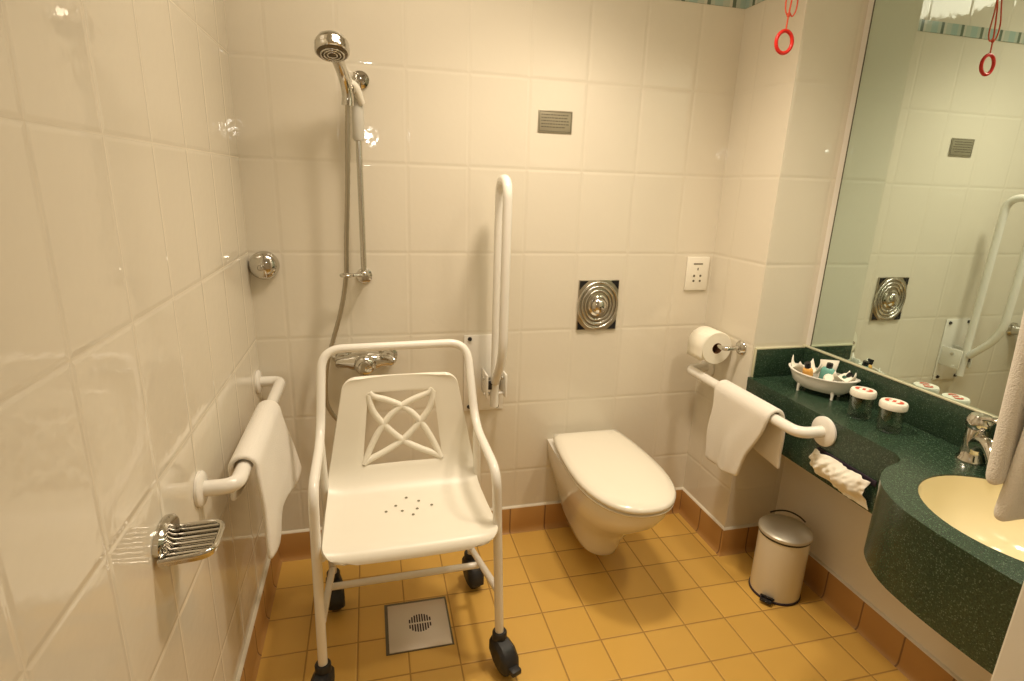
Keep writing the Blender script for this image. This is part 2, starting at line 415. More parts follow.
mb.tube(lp, .0068, 12); mb.build('lever', 'chrome', hd)

# mirror
mr_ = thing('wall_mirror', 'large frameless wall mirror above the green counter', 'mirror', (XR-.002, -.9, .861))
mb = MB(); mb.box((XR-.007, YN+.002, .861), (XR-.001, -.343, 2.34)); mb.build('mirror_glass', 'mirror', mr_, smooth=False)
mb = MB(); mb.box((XR-.0085, -.3425, .861), (XR-.001, -.340, 2.34)); o = mb.build('mirror_edge', 'plaquedark', mr_, smooth=False); o['label'] = 'thin dark polished edge'

# ------------------------------------------------------------------ shower
sr = thing('shower_rail', 'chrome vertical shower slide rail with white slider on back wall', 'shower rail', (.36, -.05, 1.05))
RX, RY = .36, -.05
mb = MB(); mb.tube([(RX, RY, 1.06), (RX, RY, 1.70)], .0095, 18); mb.build('rail', 'chrome_soft', sr)
for z in (1.688, 1.075):
    mb = MB(); mb.lathe([(0, 0), (.026, 0), (.026, .006), (.017, .012), (.013, .05), (.016, .056), (.016, .064), (0, .068)], 26, axis_mat((RX+.012 if z > 1.5 else RX, -.0005, z), (0, -1, 0)))
    mb.build('wall_bracket', 'chrome', sr)
mb = MB(); mb.tube([(RX, RY, 1.505), (RX, RY, 1.515), (RX, RY, 1.64), (RX, RY, 1.65)], [.015, .0185, .019, .015], 22); sl = mb.build('slider', 'greytube', sr); sl['label'] = 'pale grey plastic slider sleeve'
mb = MB(); mb.tube(fillet([(RX+.014, RY-.014, 1.612), (RX-.004, RY-.036, 1.655), (RX-.02, RY-.046, 1.662)], .02), [.010]*1+[.0135]*7+[.014], 14); o = mb.build('slider_lever', 'plastic', sl); o['label'] = 'white lever'
mb = MB(); mb.tube([(RX-.01, RY-.03, 1.645), (RX-.022, RY-.05, 1.645)], [.014, .019], 16); o = mb.build('handset_clip', 'chrome', sl)
mb = MB()
gx = .305
mb.tube([(RX, RY-.004, 1.085), (gx+.02, RY-.03, 1.088)], .006, 12); mb.lathe([(.0, 0), (.015, 0), (.017, .006), (.017, .02), (.012, .026), (0, .026)], 20, Matrix.Translation((RX, RY, 1.07)))
ringp = [(gx+.017*math.cos(t*PI/10), RY-.034+.017*math.sin(t*PI/10), 1.089) for t in range(20)]
mb.tube(ringp, .0055, 10, closed=True); mb.build('hose_guide', 'chrome', sr)

hs = thing('shower_handset', 'round chrome shower head on its handle, hooked into slider', 'shower head', (RX-.03, -.12, 1.62))
hc = V((.302, -.222, 1.717)); fn = V((.03, -.34, -.94)).normalized()
mb = MB(); mb.lathe([(0, -.006), (.030, -.006), (.040, -.003), (.045, 0), (.0465, .009), (.0445, .019), (.0455, .022), (.044, .027), (.036, .039), (.022, .048), (0, .052)], 40, axis_mat(hc, -fn)); hd = mb.build('head', 'chrome', hs)
mb = MB(); mb.lathe([(0, -.0085), (.009, -.0085), (.010, -.0065), (.0145, -.0065), (.0155, -.0085), (.021, -.0085), (.022, -.0065), (.028, -.0065), (.030, -.0080), (.038, -.006), (.041, -.003), (0, -.003)], 36, axis_mat(hc, -fn)); o = mb.build('spray_face', 'sprayface', hd); o['label'] = 'grey ringed spray face'
for r in (.0125, .0215, .0300):
    mb = MB(); q_ = axis_mat(hc-(-fn)*.0078, -fn); mb.tube([q_ @ V((r*math.cos(2*PI*k/30), r*math.sin(2*PI*k/30), 0)) for k in range(30)], .0022, 8, closed=True); mb.build('spray_ring', 'chrome_soft', hd)
mb = MB(); hp = catmull([(.304, -.192, 1.728), (.315, -.158, 1.704), (.326, -.124, 1.672), (.334, -.102, 1.632), (.333, -.098, 1.60)], 6)
mb.tube(hp, [.020, ]+[.019-.006*abs(math.sin(i/(len(hp)-1)*PI))*.5 for i in range(1, len(hp))], 18); mb.build('handle', 'chrome', hs)

mb = MB(); hz = catmull([(.333, -.098, 1.602), (.330, -.094, 1.54), (.321, -.088, 1.36), (.310, -.084, 1.20), (.304, -.084, 1.089), (.284, -.080, .98), (.255, -.078, .88), (.229, -.076, .79), (.218, -.074, .70), (.224, -.073, .63), (.262, -.073, .575), (.315, -.073, .59), (.345, -.072, .66), (.350, -.070, .741)], 10)
mb.tube(hz, [.0072+.0007*(i % 2) for i in range(len(hz))], 12); tag(mb.build('shower_hose', 'hose'), 'flexible grey metal shower hose looping behind the chair', 'hose')

mv = thing('shower_mixer', 'chrome shower mixer valve on back wall behind the chair', 'shower valve', (.35, -.001, .785))
for x in (.275, .43):
    mb = MB(); mb.lathe([(0, 0), (.034, 0), (.034, .006), (.024, .014), (.020, .05), (0, .05)], 28, axis_mat((x, -.0005, .790), (0, -1, 0))); mb.build('wall_flange', 'chrome', mv)
mb = MB(); mb.lathe([(0, -.098), (.016, -.098), (.021, -.09), (.022, -.06), (.030, -.042), (.034, 0), (.030, .042), (.022, .06), (.022, .088), (.017, .096), (0, .096)], 28, axis_mat((.352, -.052, .785), (1, 0, 0))); mb.build('body', 'chrome', mv)
mb = MB(); mb.lathe([(0, 0), (.036, 0), (.037, .012), (.031, .026), (.024, .03), (.022, .04), (0, .045)], 28, axis_mat((.352, -.078, .782), (0, -1, -.1))); k = mb.build('temperature_knob', 'chrome', mv)
mb = MB(); mb.tube(catmull([(.405, -.06, .800), (.425, -.085, .806), (.452, -.105, .797)], 5), [.012]*5+[.01]*5+[.008], 12); mb.build('lever', 'chrome', mv)
mb = MB(); mb.tube([(.350, -.060, .77), (.350, -.070, .742)], .012, 14); mb.build('hose_outlet', 'chrome', mv)

kb = thing('chrome_wall_knob', 'round domed chrome wall fitting near the left corner', 'wall fitting', (.045, 0, 1.111))
mb = MB(); mb.lathe([(0, 0), (.046, 0), (.0465, .010), (.044, .022), (.036, .033), (.022, .040), (0, .043)], 36, axis_mat((.0475, -.0005, 1.111), (0, -1, 0))); mb.build('dome', 'chrome', kb)
mb = MB(); mb.lathe([(0, 0), (.009, 0), (.0095, .010), (.006, .015), (0, .016)], 18, axis_mat((.043, -.041, 1.109), (0, -1, 0))); mb.build('centre_knob', 'chrome_soft', kb)

# ------------------------------------------------------------------ drop-down rail, folded up
df = thing('drop_down_rail', 'white fold-up toilet support rail raised upright against back wall', 'grab rail', (.78, -.01, .70))
mb = MB(); mb.box((.705, -.006, .552), (.858, -.0005, .852), bev=.002); mb.build('back_plate', 'enamel', df)
for x, z in ((.726, .838), (.838, .834), (.726, .570), (.834, .568), (.722, .70)):
    mb = MB(); mb.lathe([(0, 0), (.008, 0), (.007, .006), (0, .007)], 12, axis_mat((x, -.006, z), (0, -1, 0))); mb.build('bolt', 'black', df)
mb = MB(); cx = .806
hoop = fillet([(cx, -.085, .60), (cx, -.090, 1.405), (cx-.003, -.215, 1.405), (cx-.003, -.210, .82), (cx-.002, -.10, .70)], [0, .07, .07, .08, 0], 10)
mb.tube(hoop, .0155, 16); mb.build('hoop', 'enamel', df)
for x in (.776, .846):
    mb = MB(); mb.box((x-.004, -.10, .635), (x+.004, -.006, .725), bev=.003); mb.build('hinge_cheek', 'enamel', df)
mb = MB(); mb.tube([(.768, -.06, .70), (.855, -.06, .70)], .007, 12); mb.build('hinge_pin', 'chrome', df)
mb = MB(); mb.tube([(.768, -.075, .645), (.855, -.075, .645)], .006, 12); mb.build('stop_bar', 'enamel', df)
mb = MB(); mb.box((.780, -.096, .668), (.794, -.08, .70), bev=.003); mb.box((.786, -.1, .688), (.808, -.085, .697), bev=.002); mb.build('release_catch', 'black', df)

# ------------------------------------------------------------------ wall plates
pq = thing('notice_plaque', 'small grey engraved notice plaque high on back wall', 'plaque', (1.015, 0, 1.566))
mb = MB(); mb.box((.953, -.004, 1.566), (1.076, -.0005, 1.638), bev=.0015); mb.build('plate', 'plaque', pq)
mb = MB()
for a, b_ in (((.957, 1.570), (1.072, 1.5715)), ((.957, 1.6325), (1.072, 1.634)), ((.957, 1.570), (.9585, 1.634)), ((1.0705, 1.570), (1.072, 1.634))): mb.box((a[0], -.0047, a[1]), (b_[0], -.0039, b_[1]))
mb.build('border_line', 'plaquedark', pq, smooth=False)
for k in range(5):
    mb = MB(); z = 1.6235-k*.0098; x = .964
    while x < 1.058:
        w = random.uniform(.004, .012); w = min(w, 1.065-x); mb.box((x, -.0046, z-.0016), (x+w, -.0039, z+.0016)); x += w+.002
        if k == 4 and x > 1.04: break
    mb.build('text_line', 'plaquedark', pq, smooth=False)

fp = thing('flush_plate', 'rectangular chrome flush plate with concentric rings above toilet', 'flush plate', (1.22, 0, .857))
fx, fz, fw, fh = 1.2215, .955, .0815, .097
mb = MB(); mb.box((fx-fw, -.008, fz-fh), (fx+fw, -.0005, fz+fh), bev=.002); mb.build('plate', 'hose', fp)
for sx in (-1, 1):
    for sz in (-1, 1):
        mb = MB()
        A = [(fx+sx*.079, fz+sz*.0945), (fx+sx*.079, fz+sz*.060), (fx+sx*.064, fz+sz*.078), (fx+sx*.045, fz+sz*.0945)]
        mb.loft([[(x, -.0079, z) for x, z in A], [(x, -.0092, z) for x, z in A]]); mb.build('corner_inlay', 'blackshiny', fp, smooth=False)
for r, t in ((.0785, .006), (.064, .0055), (.050, .005)):
    mb = MB(); mb.tube([(fx+r*math.cos(2*PI*k/48), -.008, fz+r*1.13*math.sin(2*PI*k/48)) for k in range(48)], t, 10, closed=True); mb.build('ring', 'chrome_soft', fp)
mb = MB(); mb.lathe([(0, 0), (.040, 0), (.041, .006), (.036, .010), (.033, .011), (.031, .018), (.024, .026), (.012, .031), (0, .032)], 36, axis_mat((fx, -.007, fz), (0, -1, 0))); mb.build('push_button', 'chrome', fp)

so = thing('shaver_socket', 'white shaver socket plate near the back right corner', 'socket', (1.63, 0, 1.007))
mb = MB(); mb.box((1.585, -.010, 1.008), (1.682, -.0005, 1.140), bev=.003); mb.build('face_plate', 'plastic', so)
mb = MB(); mb.box((1.612, -.0112, 1.111), (1.652, -.0095, 1.1155)); mb.build('slot', 'plaquedark', so, smooth=False)
mb = MB(); mb.box((1.631, -.0112, 1.088), (1.635, -.0095, 1.098)); mb.build('slot', 'plaquedark', so, smooth=False)
for x in (1.619, 1.647):
    for z in (1.066, 1.046):
        mb = MB(); mb.lathe([(0, 0), (.0045, 0), (.0045, .0015), (0, .0015)], 12, axis_mat((x, -.0095, z), (0, -1, 0))); mb.build('socket_hole', 'plaquedark', so)

# ------------------------------------------------------------------ toilet
to = thing('wall_hung_toilet', 'white wall-hung toilet with closed lid on back wall', 'toilet', (1.20, 0, .07))
TX = 1.195
def dshape(hw, front_y, back_y, z, n=44, p=2.35, wide=.40, back_hw=None):
    """egg outline: straight back edge, widest part-way, round front"""
    bh = hw*.93 if back_hw is None else back_hw
    ym = front_y+(back_y-front_y)*(.50 if wide is None else wide+.08)
    pts = []
    h = n//2
    for k in range(h+1):       # round front from +x to -x
        t = PI*k/h; c, s_ = math.cos(t), math.sin(t)
        pts.append((TX+hw*math.copysign(abs(c)**(2/p), c), ym+(front_y-ym)*abs(s_)**(2/p), z))
    q = 8
    side = []
    for k in range(1, q+1):
        t = k/q; w = hw+(bh-hw)*(t**2); side.append((w, ym+(back_y-ym)*t))
    for w, y in side: pts.append((TX-w, y, z))
    for w, y in reversed(side): pts.append((TX+w, y, z))
    return pts
mb = MB()
secs = [(.068, -.315, -.10, .068), (.074, -.325, -.055, .075), (.080, -.335, -.03, .10), (.090, -.355, -.004, .15), (.110, -.405, -.001, .21), (.130, -.478, -.001, .27), (.148, -.542, -.001, .325), (.155, -.575, -.001, .37), (.157, -.585, -.001, .405)]
mb.loft([dshape(hw, fy, by, z) for hw, fy, by, z in secs]); mb.build('bowl', 'ceramic', to, angle=60)
mb = MB(); mb.loft([dshape(hw, fy, -.045, z, p=2.3, back_hw=.132) for hw, fy, z in ((.155, -.585, .405), (.162, -.597, .410), (.164, -.600, .416), (.160, -.594, .421))]); mb.build('seat', 'seatplastic', to, angle=60)
mb = MB(); mb.loft([dshape(hw, fy, -.040+d_, z, p=2.3, back_hw=bh) for hw, fy, z, d_, bh in ((.160, -.595, .422, 0, .132), (.1655, -.603, .427, .002, .136), (.166, -.604, .436, .002, .137), (.160, -.597, .444, 0, .132), (.138, -.568, .4495, -.012, .112), (.09, -.49, .4525, -.04, .07), (.03, -.38, .453, -.12, .02))]); mb.build('lid', 'seatplastic', to, angle=60)
for x in (-.075, .075):
    mb = MB(); mb.tube([(TX+x-.02, -.030, .424), (TX+x+.02, -.030, .424)], .011, 14); mb.build('hinge', 'seatplastic', to)

# ------------------------------------------------------------------ toilet roll on holder
th = thing('toilet_roll_holder', 'chrome toilet roll holder fixed to tiled side wall', 'toilet roll holder', (XB, -.25, .84))
mb = MB(); mb.lathe([(0, 0), (.026, 0), (.027, .005), (.022, .012), (.012, .016), (0, .017)], 28, axis_mat((XB-.0005, -.252, .838), (-1, 0, 0))); mb.build('wall_rose', 'chrome', th)
mb = MB(); mb.tube(fillet([(XB-.012, -.252, .838), (XB-.068, -.252, .836), (XB-.07, -.222, .833), (XB-.07, -.092, .833)], .012), .0085, 14); mb.build('arm', 'chrome', th)
tr = thing('toilet_roll', 'white toilet paper roll hanging on chrome holder', 'toilet roll', (XB-.07, -.155, .824))
prof = [(.020, -.05), (.060, -.05), (.0625, -.047), (.0625, .047), (.060, .05), (.020, .05), (.020, -.05)]
mb = MB(); mb.lathe(prof, 40, axis_mat((XB-.0705, -.155, .824), (0, 1, 0))); mb.build('paper', 'paperroll', tr)
mb = MB(); mb.lathe([(.0195, -.0505), (.0205, -.0505), (.0205, .0505), (.0195, .0505), (.0195, -.0505)], 30, axis_mat((XB-.0705, -.155, .824), (0, 1, 0))); o = mb.build('core', 'card', tr); o['label'] = 'brown cardboard core'
mb = MB(); P = [[(XB-.0705-.0628*math.cos(a)-(.0 if a >= 0 else 0), y, .824+.0628*math.sin(a)) for y in (-.204, -.155, -.106)] for a in [0.9-.18*k for k in range(7)]]
P += [[(XB-.0705-.0622*.98, y, .824-.0622*.18-.018*k) for y in (-.204, -.155, -.106)] for k in (1, 2)]
mb.grid(P); o = mb.build('loose_sheet', 'paperroll', tr); solidify(o, .0012, 0)

# ------------------------------------------------------------------ grab rails and towels
def drape(xb, zb, r, y0, y1, fl, bl, side, nu=26, amp=.012, seed=0, skew=0., flare=.0, spread=(.006, .006), pinch=0.):
    """towel over a bar parallel to Y at (xb, zb); fl/bl: drop lengths (functions of u), side=+1: front drop on +X"""
    rnd = random.Random(seed); ph = [rnd.uniform(0, 6) for _ in range(6)]
    P = []
    for i in range(nu+1):
        u = i/nu; row = []
        F, B = fl(u), bl(u)
        ybase = y0+(y1-y0)*u
        for k in range(16, 0, -1):
            d = F*k/16; w = d/.3
            x = xb+side*(r+(spread[0](u) if callable(spread[0]) else spread[0])*w+amp*w*(math.sin(7*u+ph[0])+.5*math.sin(15*u+ph[1]+2*w))*.6+.004*w)
            row.append((x, ybase+skew*d+flare*u*d+.006*math.sin(9*w+ph[4]), zb-d))
        for k in range(9):
            a = PI*k/8; row.append((xb+side*r*math.cos(a), ybase, zb+r*math.sin(a)))
        for k in range(1, 13):
            d = B*k/12; w = d/.3
            x = xb-side*(r+spread[1]*w+amp*w*(math.sin(8*u+ph[2])+.5*math.sin(13*u+ph[3]))*.5)
            row.append((x, ybase+.006*math.sin(8*w+ph[5]), zb-d))
        P.append(row)
    mb = MB(); mb.grid(P); return mb
def flange(mb, loc, d, r=.043):
    mb.lathe([(0, 0), (r, 0), (r, .006), (r*.9, .010), (r*.5, .012), (0, .012)], 32, axis_mat(loc, d)); return mb

lr = thing('grab_rail', 'white grab rail on left wall with towel hung over it', 'grab rail', (0, -.38, .725))
LX, LZ = .075, .726
mb = MB(); mb.tube(fillet([(.004, -.735, LZ), (LX, -.735, LZ), (LX, -.045, LZ), (.004, -.045, LZ)], .045, 8), .0175, 18); mb.build('bar', 'enamel', lr)
for y in (-.735, -.045): mb = MB(); flange(mb, (.0005, y, LZ), (1, 0, 0), .040); mb.build('wall_flange', 'enamel', lr)
mb = drape(LX, LZ, .0235, -.66, -.30, lambda u: .250-.045*u+.015*math.sin(9*u), lambda u: .085+.02*math.sin(4*u), 1, amp=.010, seed=3, skew=-.02, flare=.16, spread=(lambda u: .006+.044*u, .003))
o = mb.build('hand_towel', 'terry'); solidify(o, .012, 1); subsurf(o, 1)
tag(o, 'white towel folded over the grab rail on left wall', 'towel')

gr = thing('grab_rail', 'white grab rail from tiled side wall to green counter front', 'grab rail', (XB, -.38, .70))
GX, GZ = 1.605, .702
mb = MB(); mb.tube(fillet([(XB-.004, -.07, GZ), (GX, -.07, GZ), (GX, -.685, GZ), (XB-.008, -.685, GZ)], [0, .04, .07, 0], 10), .0175, 18); mb.build('bar', 'enamel', gr)
mb = MB(); flange(mb, (XB-.0005, -.07, GZ), (-1, 0, 0), .040); mb.build('wall_flange', 'enamel', gr)
mb = MB(); flange(mb, (1.6965, -.685, GZ), (-1, 0, 0), .046); mb.build('wall_flange', 'enamel', gr)
mb = drape(GX, GZ, .0235, -.30, -.585, lambda u: .270-.018*u+.012*math.sin(PI*u), lambda u: .135+.05*u, -1, amp=.011, seed=11, skew=.02, flare=.40, spread=(-.004, .030))
o = mb.build('hand_towel', 'terry'); solidify(o, .013, 1); subsurf(o, 1)
tag(o, 'white towel hung over right grab rail beside the toilet', 'towel')

# towel on a rail on the near right wall (only its left end is in view)
hr = thing('towel_rail', 'chrome towel rail on the near wall over the basin', 'towel rail', (1.5, YN, 1.5))
mb = MB(); mb.tube(fillet([(1.311, YN+.001, 1.5), (1.311, -1.370, 1.5), (1.66, -1.370, 1.5), (1.66, YN+.001, 1.5)], .02), .009, 14); mb.build('bar', 'chrome', hr)
P = []
def layer(yo, zt, zb, x0, x1, ph, bulge):
    rows = []
    for i in range(15):
        u = i/14; row = []
        for k in range(19):
            v = k/18; z = zt+(zb-zt)*v
            row.append((x0+(x1-x0)*u+.006*math.sin(5*v+ph), yo+bulge*math.sin(PI*v)*.4+.006*math.sin(6*u+3*v+ph)-.02*v, z+.012*math.sin(4*u+ph)*v))
        rows.append(row)
    return rows
def hang_towel():
    P = []
    for i in range(19):
        u = i/18; x = 1.325+u*.29; row = []
        e = math.sin(u*PI)**.5*.004
        for k in range(20, 0, -1):
            v = k/20; row.append((x+.010*math.sin(4*v+.5)*v, -1.379+.046*(1-v)**1.0+.006*math.sin(5*u+2*v)*v+e, 1.5-.545*v+.008*math.sin(5*u)))
        for k in range(9):
            a = PI*k/8; row.append((x, -1.369+.036*math.cos(a), 1.5+.034*math.sin(a)))
        for k in range(1, 21):
            v = k/20; row.append((x+.012*math.sin(3*v)*v, -1.405+.004*math.sin(5*u+1)*v+.012*v, 1.5-.60*v))
        P.append(row)
    return P
mb = MB(); mb.grid(hang_towel()); o = mb.build('bath_towel', 'terry'); solidify(o, .024, 0); subsurf(o, 2)
tag(o, 'thick white towel hanging at right edge beside the mirror', 'towel')

# ------------------------------------------------------------------ soap dish
sd_ = thing('soap_dish', 'chrome ribbed soap dish on left wall below the grab rail', 'soap dish', (0, -.95, .735))
mb = MB(); oval = [(.004+.0, -.955+.052*math.cos(2*PI*k/28), .760+.030*math.sin(2*PI*k/28)) for k in range(28)]
mb.loft([[(.0005, y, z) for _, y, z in oval], [(.010, y, z) for _, y, z in oval], [(.016, -.955+(y+.955)*.85, .760+(z-.760)*.85) for _, y, z in oval]]); mb.build('wall_plate', 'chrome', sd_)
rim = fillet([(.006, -1.005, .737), (.092, -.995, .737), (.088, -.892, .737), (.006, -.900, .737)], [0, .03, .03, 0], 6)
mb = MB(); mb.loft([[(p.x, p.y, p.z-.008) for p in rim], [(p.x, p.y, p.z+.006) for p in rim]], True, False)
mb.build('tray', 'chrome', sd_); 
mb = MB(); mb.tube([(p.x, p.y, p.z+.004) for p in rim], .0048, 10); mb.build('rim', 'chrome', sd_)
for k in range(6):
    y = -.985+k*.0155; mb = MB(); mb.tube([(.010, y, .738), (.084, y+.004, .738)], .003, 10); mb.build('rib', 'chrome', sd_)

# ------------------------------------------------------------------ shower chair
CR = math.radians(1.2)
ch = thing('shower_chair', 'white wheeled shower chair with lattice backrest over the floor drain', 'chair', (.462, -.50, 0), CR)
def cb_(mb, name, mat, par=ch, **k): return mb.build(name, mat, par, world=False, **k)
HW, FY, RYc = .247, -.152, .225            # half width, front leg y, rear castor y (chair local)
TR = .0128
mb = MB()
right = [(HW, FY, .100), (HW-.022, FY+.002, .648), (HW-.028, .105, .672), (.206, .195, .912)]
left = [(-.224, .195, .908), (-(HW-.012), .105, .670), (-(HW-.006), FY+.002, .648), (-HW, FY, .100)]
pts = right + left
mb.tube(fillet(pts, [0, .055, .075, .06, .06, .075, .055, 0], 10), TR, 18); cb_(mb, 'frame', 'enamel')
for s_ in (-1, 1):
    mb = MB(); mb.tube([(HW-.028 if s_ > 0 else -(HW-.0115), .085, .664), (s_*(HW-.016), .12, .40), (s_*(HW-.014), RYc, .11)], TR*.95, 16); cb_(mb, 'rear_leg', 'enamel')
    mb = MB(); mb.tube([(s_*(HW-.006), FY, .262), (s_*(HW-.014), RYc-.01, .148)], TR*.85, 14); cb_(mb, 'side_rail', 'enamel')
    mb = MB(); mb.tube([(s_*(HW-.016), FY+.002, .452), (s_*(HW-.020), .118, .425)], TR*.85, 14); cb_(mb, 'seat_rail', 'enamel')
    mb = MB(); mb.lathe([(0, 0), (.006, 0), (.005, .005), (0, .006)], 10, axis_mat((s_*(HW-.02), FY+.012, .462), (0, -1, .3))); cb_(mb, 'bolt', 'chrome_soft')
mb = MB(); mb.tube([(-(HW-.012), .085, .176), (HW-.012, .085, .176)], TR*.85, 14); cb_(mb, 'cross_bar', 'enamel')
# one-piece seat and backrest shell
prof = catmull([(-.190, .452, 0), (-.187, .467, 0), (-.172, .4775, 0), (-.135, .479, 0), (-.075, .474, 0), (-.005, .470, 0), (.055, .474, 0), (.102, .492, 0), (.138, .532, 0), (.157, .60, 0), (.166, .70, 0), (.172, .77, 0), (.177, .825, 0)], 4)
arc = [0.]
for a, c in zip(prof, prof[1:]): arc.append(arc[-1]+(c-a).length)
TOT = arc[-1]
def prof_at(t):
    s_ = t*TOT
    for i in range(len(arc)-1):
        if s_ <= arc[i+1]+1e-9:
            f = (s_-arc[i])/(arc[i+1]-arc[i]); return prof[i].lerp(prof[i+1], max(0, min(1, f)))
    return prof[-1]
def halfw(t):
    w = .229
    if t >= .55: w = .2224-(t-.55)/.45*.056
    if .33 < t < .55: w = .229-.0066*(t-.33)/.22
    for end, r in ((t*TOT, .045), ((1-t)*TOT, .032)):
        if end < r: w -= r*(1-math.sqrt(max(0, 1-(1-end/r)**2)))
    return w
T0, T1, UW = None, None, .56
def S(u, t, lift=0):
    p = prof_at(t); w = halfw(t)
    edge = max(0, abs(u)-.75)/.25
    y, z = p.x, p.y
    k = min(1, max(0, (t-.40)/.25))
    z += (1-k)*(.010*edge**2-.004*(1-u*u)); y += k*(-.016*(u*u))      # dished seat, curved back
    dt = .004; a = prof_at(max(0, t-dt)); c = prof_at(min(1, t+dt)); tn = V((c.x-a.x, c.y-a.y, 0)).normalized(); n = V((-tn.y, tn.x, 0))
    return V((u*w, y+n.x*lift, z+n.y*lift))
def t_for(z):
    lo, hi = .5, 1.
    for _ in range(40):
        m_ = (lo+hi)/2
        if prof_at(m_).y < z: lo = m_
        else: hi = m_
    return lo
T0, T1 = t_for(.550), t_for(.775)
ts = [0, .004, .010, .018, .028, .04, .055]; n_ = 22
ts += [.055+(T0-.055)*k/n_ for k in range(1, n_+1)] + [T0+(T1-T0)*k/14 for k in range(1, 15)]
ts += [T1+(.955-T1)*k/3 for k in range(1, 4)] + [.966, .976, .985, .992, .997, 1.0]
us = [-1, -.985, -.95, -.88, -.78, -.67, -UW, -.46, -.36, -.24, -.12, 0]; us = us + [-x for x in reversed(us[:-1])]
i0, i1 = ts.index(T0), min(range(len(ts)), key=lambda i: abs(ts[i]-T1)); j0, j1 = us.index(-UW), us.index(UW)
mb = MB(); mb.grid([[S(u, t) for u in us] for t in ts], skip=lambda i, j: i0 <= i < i1 and j0 <= j < j1)
o = cb_(mb, 'seat_shell', 'plastic', angle=180); solidify(o, .010, 0); md = o.modifiers.new('round', 'BEVEL'); md.width = .003; md.segments = 2; md.limit_method = 'ANGLE'; md.angle_limit = math.radians(50)
shell = o
A = [(-.965, -.01), (-.80, .055), (-.42, .12), (0, .215), (.34, .345), (.62, .54), (.83, .77), (.965, .985)]
Cc = [(-.975, .02), (-.92, .14), (-.76, .30), (-.42, .50), (0, .70), (.42, .83), (.80, .92), (.97, .975)]
for fam in (A, Cc):
    for s_ in (1, -1):
        mb = MB(); pts = catmull([S(s_*x*UW, T1+(T0-T1)*min(1.02, max(-.03, y))) for x, y in fam], 6)
        mb.tube(pts, .0098, 12); cb_(mb, 'lattice_rib', 'plastic', par=shell)
for u, yv in ((-.30, -.03), (-.16, -.005), (0, .028), (.17, .006), (.34, -.022), (-.08, -.035), (.13, -.032), (.06, -.062)):
    t_lo = min((abs(prof_at(k/400).x-yv-.028), k/400) for k in range(8, 200))[1]
    p = S(u*.9, t_lo, .0058); mb = MB(); mb.lathe([(0, 0), (.0042, 0), (.0042, .0008), (0, .0008)], 12, Matrix.Translation(p)); o = cb_(mb, 'drain_hole', 'holegrey', par=shell)
def castor(x, y, ang, brake):
    q = Matrix.Translation((x, y, 0)) @ Matrix.Rotation(ang, 4, 'Z')
    def done(mb, name, mat, par):
        bmesh.ops.transform(mb.bm, matrix=q, verts=mb.bm.verts); return cb_(mb, name, mat, par)
    mb = MB(); mb.tube([(0, 0, .085), (0, 0, .090), (0, 0, .122), (0, 0, .126)], [.018, .0215, .0215, .019], 20)
    hood = []      # solid hood over the wheel
    for yy, zt, zb, hw_ in ((.024, .098, .088, .016), (.018, .104, .060, .024), (-.010, .106, .038, .027), (-.038, .100, .030, .028), (-.062, .078, .030, .027), (-.074, .056, .034, .020)):
        hood.append([(-hw_, yy, zb), (-hw_, yy, zt-.012), (-hw_+.010, yy, zt), (hw_-.010, yy, zt), (hw_, yy, zt-.012), (hw_, yy, zb)])
    mb.loft(hood)
    c = done(mb, 'castor', 'black', ch)
    mb = MB(); mb.lathe([(0, -.0175), (.036, -.0175), (.044, -.014), (.0455, -.006), (.0455, .006), (.044, .014), (.036, .0175), (0, .0175)], 32, axis_mat((0, -.026, .0458), (1, 0, 0))); done(mb, 'wheel', 'blackshiny', c)
    mb = MB(); mb.tube([(-.026, -.026, .0458), (.026, -.026, .0458)], .005, 10); done(mb, 'axle', 'chrome_soft', c)
    if brake: mb = MB(); mb.box((-.016, -.094, .040), (.016, -.066, .058), bev=.004, mat=None); done(mb, 'brake_pedal', 'black', c)
castor(HW, FY, math.radians(20), True); castor(-HW, FY, math.radians(-14), True)
castor(HW-.014, RYc, math.radians(12), False); castor(-(HW-.014), RYc, math.radians(8), False)

# ------------------------------------------------------------------ floor drain
fd = thing('floor_drain', 'square steel floor drain with slotted round grate under chair', 'drain', (.49, -.435, 0))
mb = MB(); mb.box((.386, -.543, .0003), (.594, -.329, .0018)); o = mb.build('frame', 'plaquedark', fd, smooth=False); o['label'] = 'dark frame gap'
mb = MB(); mb.box((.396, -.540, .0015), (.588, -.340, .004), bev=.001); mb.build('cover_plate', 'steel', fd)
for k in range(-4, 5):
    x = .497+k*.0082; hh = math.sqrt(max(0, .038**2-(k*.0082)**2))
    for s_ in (1, -1):
        a, c = sorted((s_*.004, s_*hh))
        if c-a > .006: mb = MB(); mb.box((x-.0024, -.435+a, .0038), (x+.0024, -.435+c, .0046)); mb.build('grate_slot', 'darkslot', fd, smooth=False)

# ------------------------------------------------------------------ pedal bin
bx, by = 1.768, -.537
bn = thing('pedal_bin', 'small cream pedal bin with steel lid under the counter', 'bin', (bx, by, 0))
T_ = Matrix.Translation((bx, by, 0))
mb = MB(); mb.lathe([(0, .002), (.083, .002), (.084, .006), (.084, .238), (.082, .240), (0, .240)], 48, T_); mb.build('body', 'binbody', bn)
mb = MB(); mb.lathe([(.080, .0004), (.0865, .0004), (.0875, .003), (.0865, .008), (.084, .009)], 48, T_); o = mb.build('base_ring', 'darkslot', bn); o['label'] = 'dark plastic base ring'
mb = MB(); mb.lathe([(.085, .236), (.0865, .238), (.0865, .243), (.083, .244)], 48, T_); mb.build('rim_band', 'black', bn)
mb = MB(); mb.lathe([(.086, .243), (.0885, .246), (.0875, .254), (.081, .260), (.055, .264), (.025, .266), (0, .2665)], 48, T_); mb.build('lid', 'binlid', bn)
